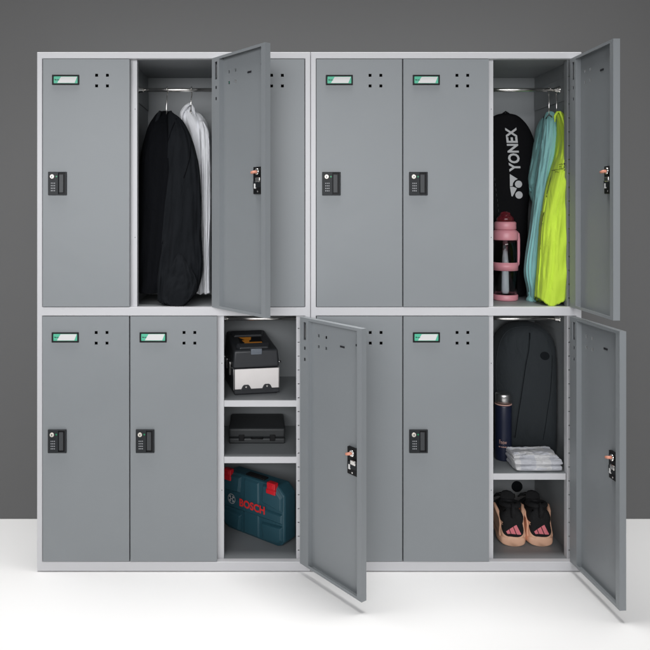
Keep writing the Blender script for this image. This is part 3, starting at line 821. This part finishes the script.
for f, y in ((.03, yk-1.0), (.2, yk-.9), (.4, yk-.6), (.6, yk+.4), (.75, yk+1.9), (.86, yk+4.2), (.93, yk+7.4), (.975, yk+11.5), (1, yk+17), (1, yk+25), (.985, yk+31), (.93, yk+35.5), (.75, yk+37), (.4, yk+37.5), (.05, yk+37.5)):
    ring = []
    for (x, z_) in loop:
        xx, z2 = cxp+(x-cxp)*f, czp+(z_-czp)*f
        d = 1.5*noise.noise(Vector((xx*.045, z2*.03, 3)))+.7*noise.noise(Vector((xx*.12, z2*.07, 8)))
        ring.append((min(xx, 249.5), turn(xx)+y*.9+d, max(z2, S3+.1)))
    rings.append(ring)
mb = MB(); mb.loft(rings, M['pack']); bv = mb.bvh(); P = onto(bv, .15)
bp_ = mb.build('backpack', origin=bpo); tag(bp_, 'charcoal canvas backpack with arched top standing behind the flask and towel', 'backpack')
def seam(pts, r, m='packseam', name='zip'):
    ps = lerp_rows([pk(*p) for p in pts], 30)
    mb = MB(); mb.tube([P(p[0], p[1]) for p in ps], r, M[m], 6); return mb.build(name, bp_, origin=bpo)
seam([(530.5, 336), (529, 350), (525.5, 366), (521.5, 390), (518, 415), (515.5, 438)], .45)
seam([(529.6, 338), (527.8, 352), (524.2, 368), (520.2, 392), (516.8, 415), (514.2, 438)], .35, 'pack', 'zip_flap')
seam([(553, 352), (552, 375), (550, 395), (546.5, 418), (543.5, 440)], .3)
seam([(499, 400), (497.5, 370), (502, 345), (512, 331), (528, 327.5), (541, 331), (549.5, 341), (553.5, 358), (555, 385)], .5, 'pack', 'piping')
mb = MB(); c = pk(545, 356)
bm2 = flat_poly([disc_poly(0, 0, 4.4, 30)]); stamp(mb, bm2, M['packseam'], lambda u, v: P(c[0]+u, c[1]+v)-Vector((0, .3, 0)), 1); mb.build('badge', bp_, origin=bpo)
mb = MB(); a = pk(531, 333.5); q = P(*a)
mb.tube([q, q+Vector((-.4, -1.2, -5)), q+Vector((-.8, -1, -10))], .7, M['packseam'], 8); mb.build('zip_pull', bp_, origin=bpo)
mb = MB(); a = pk(521, 326); b_ = pk(537, 326)
mb.tube([(a[0], turn(a[0])+20, a[1]-2), (a[0]+2, turn(a[0])+20, a[1]+1.2), (b_[0]-2, turn(b_[0])+20, b_[1]+1.2), (b_[0], turn(b_[0])+20, b_[1]-2)], 1.3, M['packseam'], 8); mb.build('grab_handle', bp_, origin=bpo)

# ------------------------------------------------------------------ steel flask
yt = 49; kt = (DD+yt)/DD
fx, _ = real(503.2, 450, yt); fl = empty('vacuum_flask', (fx-325, yt, S3), 'navy vacuum flask with brushed steel lid standing left of the backpack', 'vacuum flask')
RF = 8.1*kt; hc = zz(real(0, 403.5, yt)[1])-S3; ht = zz(real(0, 392.5, yt)[1])-S3
mb = MB(); mb.lathe((0, 0, 0), [(RF-1.2, .02), (RF-.2, .5), (RF, 1.5), (RF, hc-2), (RF-.4, hc-.6)], M['navy'], 48); mb.build('flask_body', fl)
mb = MB(); mb.lathe((0, 0, 0), [(RF-.4, hc-.6), (RF+.15, hc-.3), (RF+.15, hc+.5), (RF-.4, hc+.8)], M['rose'], 48, cap=False); mb.build('ring', fl)
mb = MB(); mb.lathe((0, 0, 0), [(RF-.5, hc+.5), (RF-.4, ht-2), (RF-1.0, ht-.6), (RF-2.2, ht)], M['steel'], 48); mb.build('lid', fl)
def wrap(u0, v0):
    return lambda u, v: Vector((math.sin((u0+u)/RF)*(RF+.12), -math.cos((u0+u)/RF)*(RF+.12), v0+v))
mb = MB(); z1_ = zz(real(0, 443.5, yt)[1])-S3
stamp(mb, text_bm('Fnow', 4.2, .0, 7.6), M['rose'], wrap(-6.8, z1_+2), 1)
stamp(mb, flat_poly([[(u, 0), (u+w_, 0), (u+w_, h_), (u, h_)] for u, w_, h_ in ((0, .8, .9), (1.1, .5, 1.2), (2.6, .7, 1.0), (3.6, .6, .8), (4.5, .7, 1.2), (5.5, .5, .8), (6.3, .8, 1.1), (7.4, .4, 1.3))]), M['rose'], wrap(-7.4, z1_-1.6), 0)
mb.build('lettering', fl)

# ------------------------------------------------------------------ folded towel
tw = empty('folded_towel', (541-325, 26, S3), 'white and grey terry towel folded on the shelf before the backpack', 'towel')
def fold(z0, z1, x0, x1, y0, y1, seed, top=False):
    rings = []; nx = 90; seg = 96
    for i in range(nx+1):
        t = i/nx; x = x0+(x1-x0)*(.5-.5*math.cos(math.pi*t))
        e = max(.04, 1-abs(2*t-1)**5)**.5
        hz, hy = (z1-z0)/2*max(.2, e), (y1-y0)/2*(.90+.10*e); cz, cy = (z0+z1)/2, (y0+y1)/2
        ring = []
        for q in range(seg):
            a = 2*math.pi*q/seg; c, s_ = math.cos(a), math.sin(a)
            uy = math.copysign(abs(c)**(2/5), c); uz = math.copysign(abs(s_)**(2/2.4), s_)
            p = Vector((x, cy+uy*hy, cz+uz*hz))
            d = 1.9*noise.noise(Vector((p.x*.07+seed, p.y*.13, p.z*.2)))+1.3*noise.noise(Vector((p.x*.13+seed, p.y*.33, p.z*.4)))+.3*noise.noise(p*.9)+.12*noise.noise(p*2.6)
            p.z += d*(1.3 if (s_ > 0 and top) else .35); p.y -= d*.9 if c < 0 else 0; p.x += .6*noise.noise(Vector((p.y*.2, p.z*.4, seed)))
            p.z = max(p.z, .03)
            ring.append(p)
        rings.append(ring)
    mb = MB(); mb.loft(rings, M['towel']); return mb.build('fold', tw)
fold(.05, 6.6, -20.5, 26.3, -15, 16, 1); fold(5.8, 12.0, -21.5, 27.6, -14, 16, 5); fold(10.6, 16.2, -21, 25, -10, 16, 9, True)

# ------------------------------------------------------------------ trainers
def trainer(px, yaw, label):
    yh = 35; x, _ = real(px, 540, yh)
    t = empty('trainer', (x-325, yh, FZL), label, 'trainer', 'pair of trainers', rz=math.radians(yaw))
    st = [(-.6, 6.0, 27, 3), (0, 9.6, 32, 2.2), (2, 12.0, 36.5, 1.4), (6, 13.4, 38.5, .6), (12, 14.0, 37.5, .4), (20, 14.3, 35, .3), (28, 14.6, 35.5, .3), (36, 15.2, 36, .3), (44, 16.0, 32, .3), (52, 16.3, 26, .3), (60, 15.6, 20, .5), (66, 13.4, 15.5, 1), (70, 9.8, 12, 2), (72, 5, 8, 3)]
    rings = []
    for y, hw_, h, z0 in lerp_rows(st, 60):
        ring = []
        for q in range(64):
            a = 2*math.pi*q/64; c, s_ = math.cos(a), math.sin(a)
            w_ = hw_*(1-.34*max(0, s_)**1.5); u = math.copysign(abs(c)**.78, c); v = math.copysign(abs(s_)**.7, s_)
            # waist of the heel counter
            zz_ = z0+h*(.5+.5*v)
            pin = 1-.16*math.exp(-((zz_-21)/6)**2)*(1 if y < 22 else max(0, 1-(y-22)/15))
            ring.append(Vector((u*w_*pin, y-2.2*math.exp(-((zz_-9)/7)**2)*(1 if y < 4 else 0)*.8, zz_)))
        rings.append(ring)
    def mf(c):
        if c.z > 27: return M['knit']
        return M['peach'] if c.z < 23+.12*c.y else M['knit']
    mb = MB(); mb.loft(rings, M['peach'], matfn=mf)
    bv = mb.bvh(); up = mb.build('upper', t)
    # black heel counter: wide foot, narrow waist, wide top
    P = onto(bv, .45)
    prof = [(9.6, 0), (10.0, 4.5), (11.2, 8), (13.5, 10.3), (18, 11.2), (22, 10.2), (25.5, 8.8), (29, 8.6), (32.5, 9.2), (35, 8.8), (36.5, 7)]
    pr = lerp_rows(prof, 26); mb = MB(); i_ = mb.mi(M['knit']); rows_ = []
    for z_, hw_ in pr: rows_.append([mb.bm.verts.new(P(hw_*(2*k/18-1), z_)) for k in range(19)])
    for A_, B_ in zip(rows_, rows_[1:]):
        for k in range(18):
            f = mb.bm.faces.new([A_[k], A_[k+1], B_[k+1], B_[k]]); f.material_index = i_; f.smooth = True
    mb.build('heel_counter', t)
    # sole
    rings = []
    for y, hw_, h in lerp_rows([(-2.6, 6, 7), (-1.8, 10, 9), (0, 12.2, 10.2), (6, 14.2, 10), (14, 14.6, 9), (28, 13.6, 8), (40, 15, 8), (52, 16.6, 7.5), (62, 15.8, 7.5), (68, 13, 8), (72, 8, 8.5), (73.5, 4, 8)], 50):
        rings.append([Vector((math.copysign(abs(math.cos(2*math.pi*q/40))**.7, math.cos(2*math.pi*q/40))*hw_, y, .05+h*(.5+.5*math.copysign(abs(math.sin(2*math.pi*q/40))**.55, math.sin(2*math.pi*q/40))))) for q in range(40)])
    mb = MB(); mb.loft(rings, M['peach']); mb.build('sole', t)
    # flared heel clips at both sides
    for sx in (-1, 1):
        mb = MB(); mb.tube([(sx*11.4, 4, 3), (sx*11.6, 4.5, 10), (sx*10.8, 6, 18), (sx*11.0, 9, 24), (sx*13.2, 15, 30), (sx*14.6, 23, 33), (sx*13.2, 33, 31)], [1.5, 2.4, 2.0, 1.9, 2.0, 1.7, .5], M['peach'], 10); mb.build('heel_clip', t)
    # collar and opening
    mb = MB()
    pts = [(9.0*math.cos(a), 15.5+11.5*math.sin(a), 37.5-2*math.sin(a)) for a in [2*math.pi*k/28 for k in range(29)]]
    mb.tube(pts, 2.6, M['knit'], 10, cap=False); mb.build('collar', t)
    mb = MB(); mb.lathe((0, 15.5, 36.6), [(.1, 0), (8.5, 0), (8.5, .6)], M['black'], 24, cap=False); mb.build('lining', t)
    mb = MB(); mb.tube([(0, -1.2, 30), (0, -2.6, 37), (0, -1.0, 42), (0, 2.5, 42.5), (0, 4.5, 39)], [2.4, 2.4, 1.6, 1.6, 1.6], M['knit'], 10); mb.build('pull_tab', t)
    mb = MB(); mb.loft([[Vector((math.cos(2*math.pi*q/24)*w_, y_+math.sin(2*math.pi*q/24)*1.8, z_)) for q in range(24)] for w_, y_, z_ in ((7, 27, 28), (7.5, 27.5, 36), (7.6, 28.5, 40), (6.6, 30, 43), (4.4, 31, 44.6), (1.5, 31.2, 45))], M['knit']); mb.build('tongue', t)
    random.seed(int(px))
    for k in range(6):
        y = 31+k*4.6; z0 = 37-k*2.6
        mb = MB(); mb.tube([(-9.5, y+1, z0-4), (-5, y, z0+1.2), (0, y-.6, z0+2.4), (5, y, z0+1.2), (9.5, y+1, z0-4)], 1.0, M['knit'], 8); mb.build('lace', t)
    for sx in (-1, 1):
        mb = MB(); mb.tube([(sx*1, 38, 37), (sx*5, 36, 40.5), (sx*9.5, 39, 38), (sx*11, 44, 33), (sx*7, 43, 35), (sx*2, 39, 37)], .9, M['knit'], 8); mb.build('lace', t)
    # three slanting bars
    P = onto(bv, .9); k = .98
    bars = [[(-8.3, 2.3), (-5.5, 4.6), (-3.6, 0), (-7.0, 0)], [(-4.8, 4.9), (-1.2, 7.4), (1.7, 0), (-2.8, 0)], [(-.6, 7.9), (2.4, 9.8), (7.2, .3), (6.6, 0), (2.6, 0)]]
    mb = MB(); stamp(mb, flat_poly([[(x*k, z*k) for x, z in b] for b in bars]), M['pinkprint'], lambda u, v: P(u+.9, v+12.8), 2); mb.build('logo', t)
    return t
trainer(512.9, -8, 'left peach trainer with black heel standing on the locker floor')
trainer(540.6, -5, 'right peach trainer with black heel standing on the locker floor')
# ------------------------------------------------------------------ round dark cap on the back panel behind the trainers
x, z_ = real(517.5, 487, 106); par = bpy.data.objects['locker_cabinet.001']
mb = MB(); mb.lathe((x-325, DEPTH, zz(z_)), [(6.2, 0), (6.2, -1.0), (5.4, -1.5), (3.2, -1.5), (2.8, -1.1)], M['packseam'], 32, 'y'); mb.build('cable_grommet', par, origin=tuple(PO[par.name]))
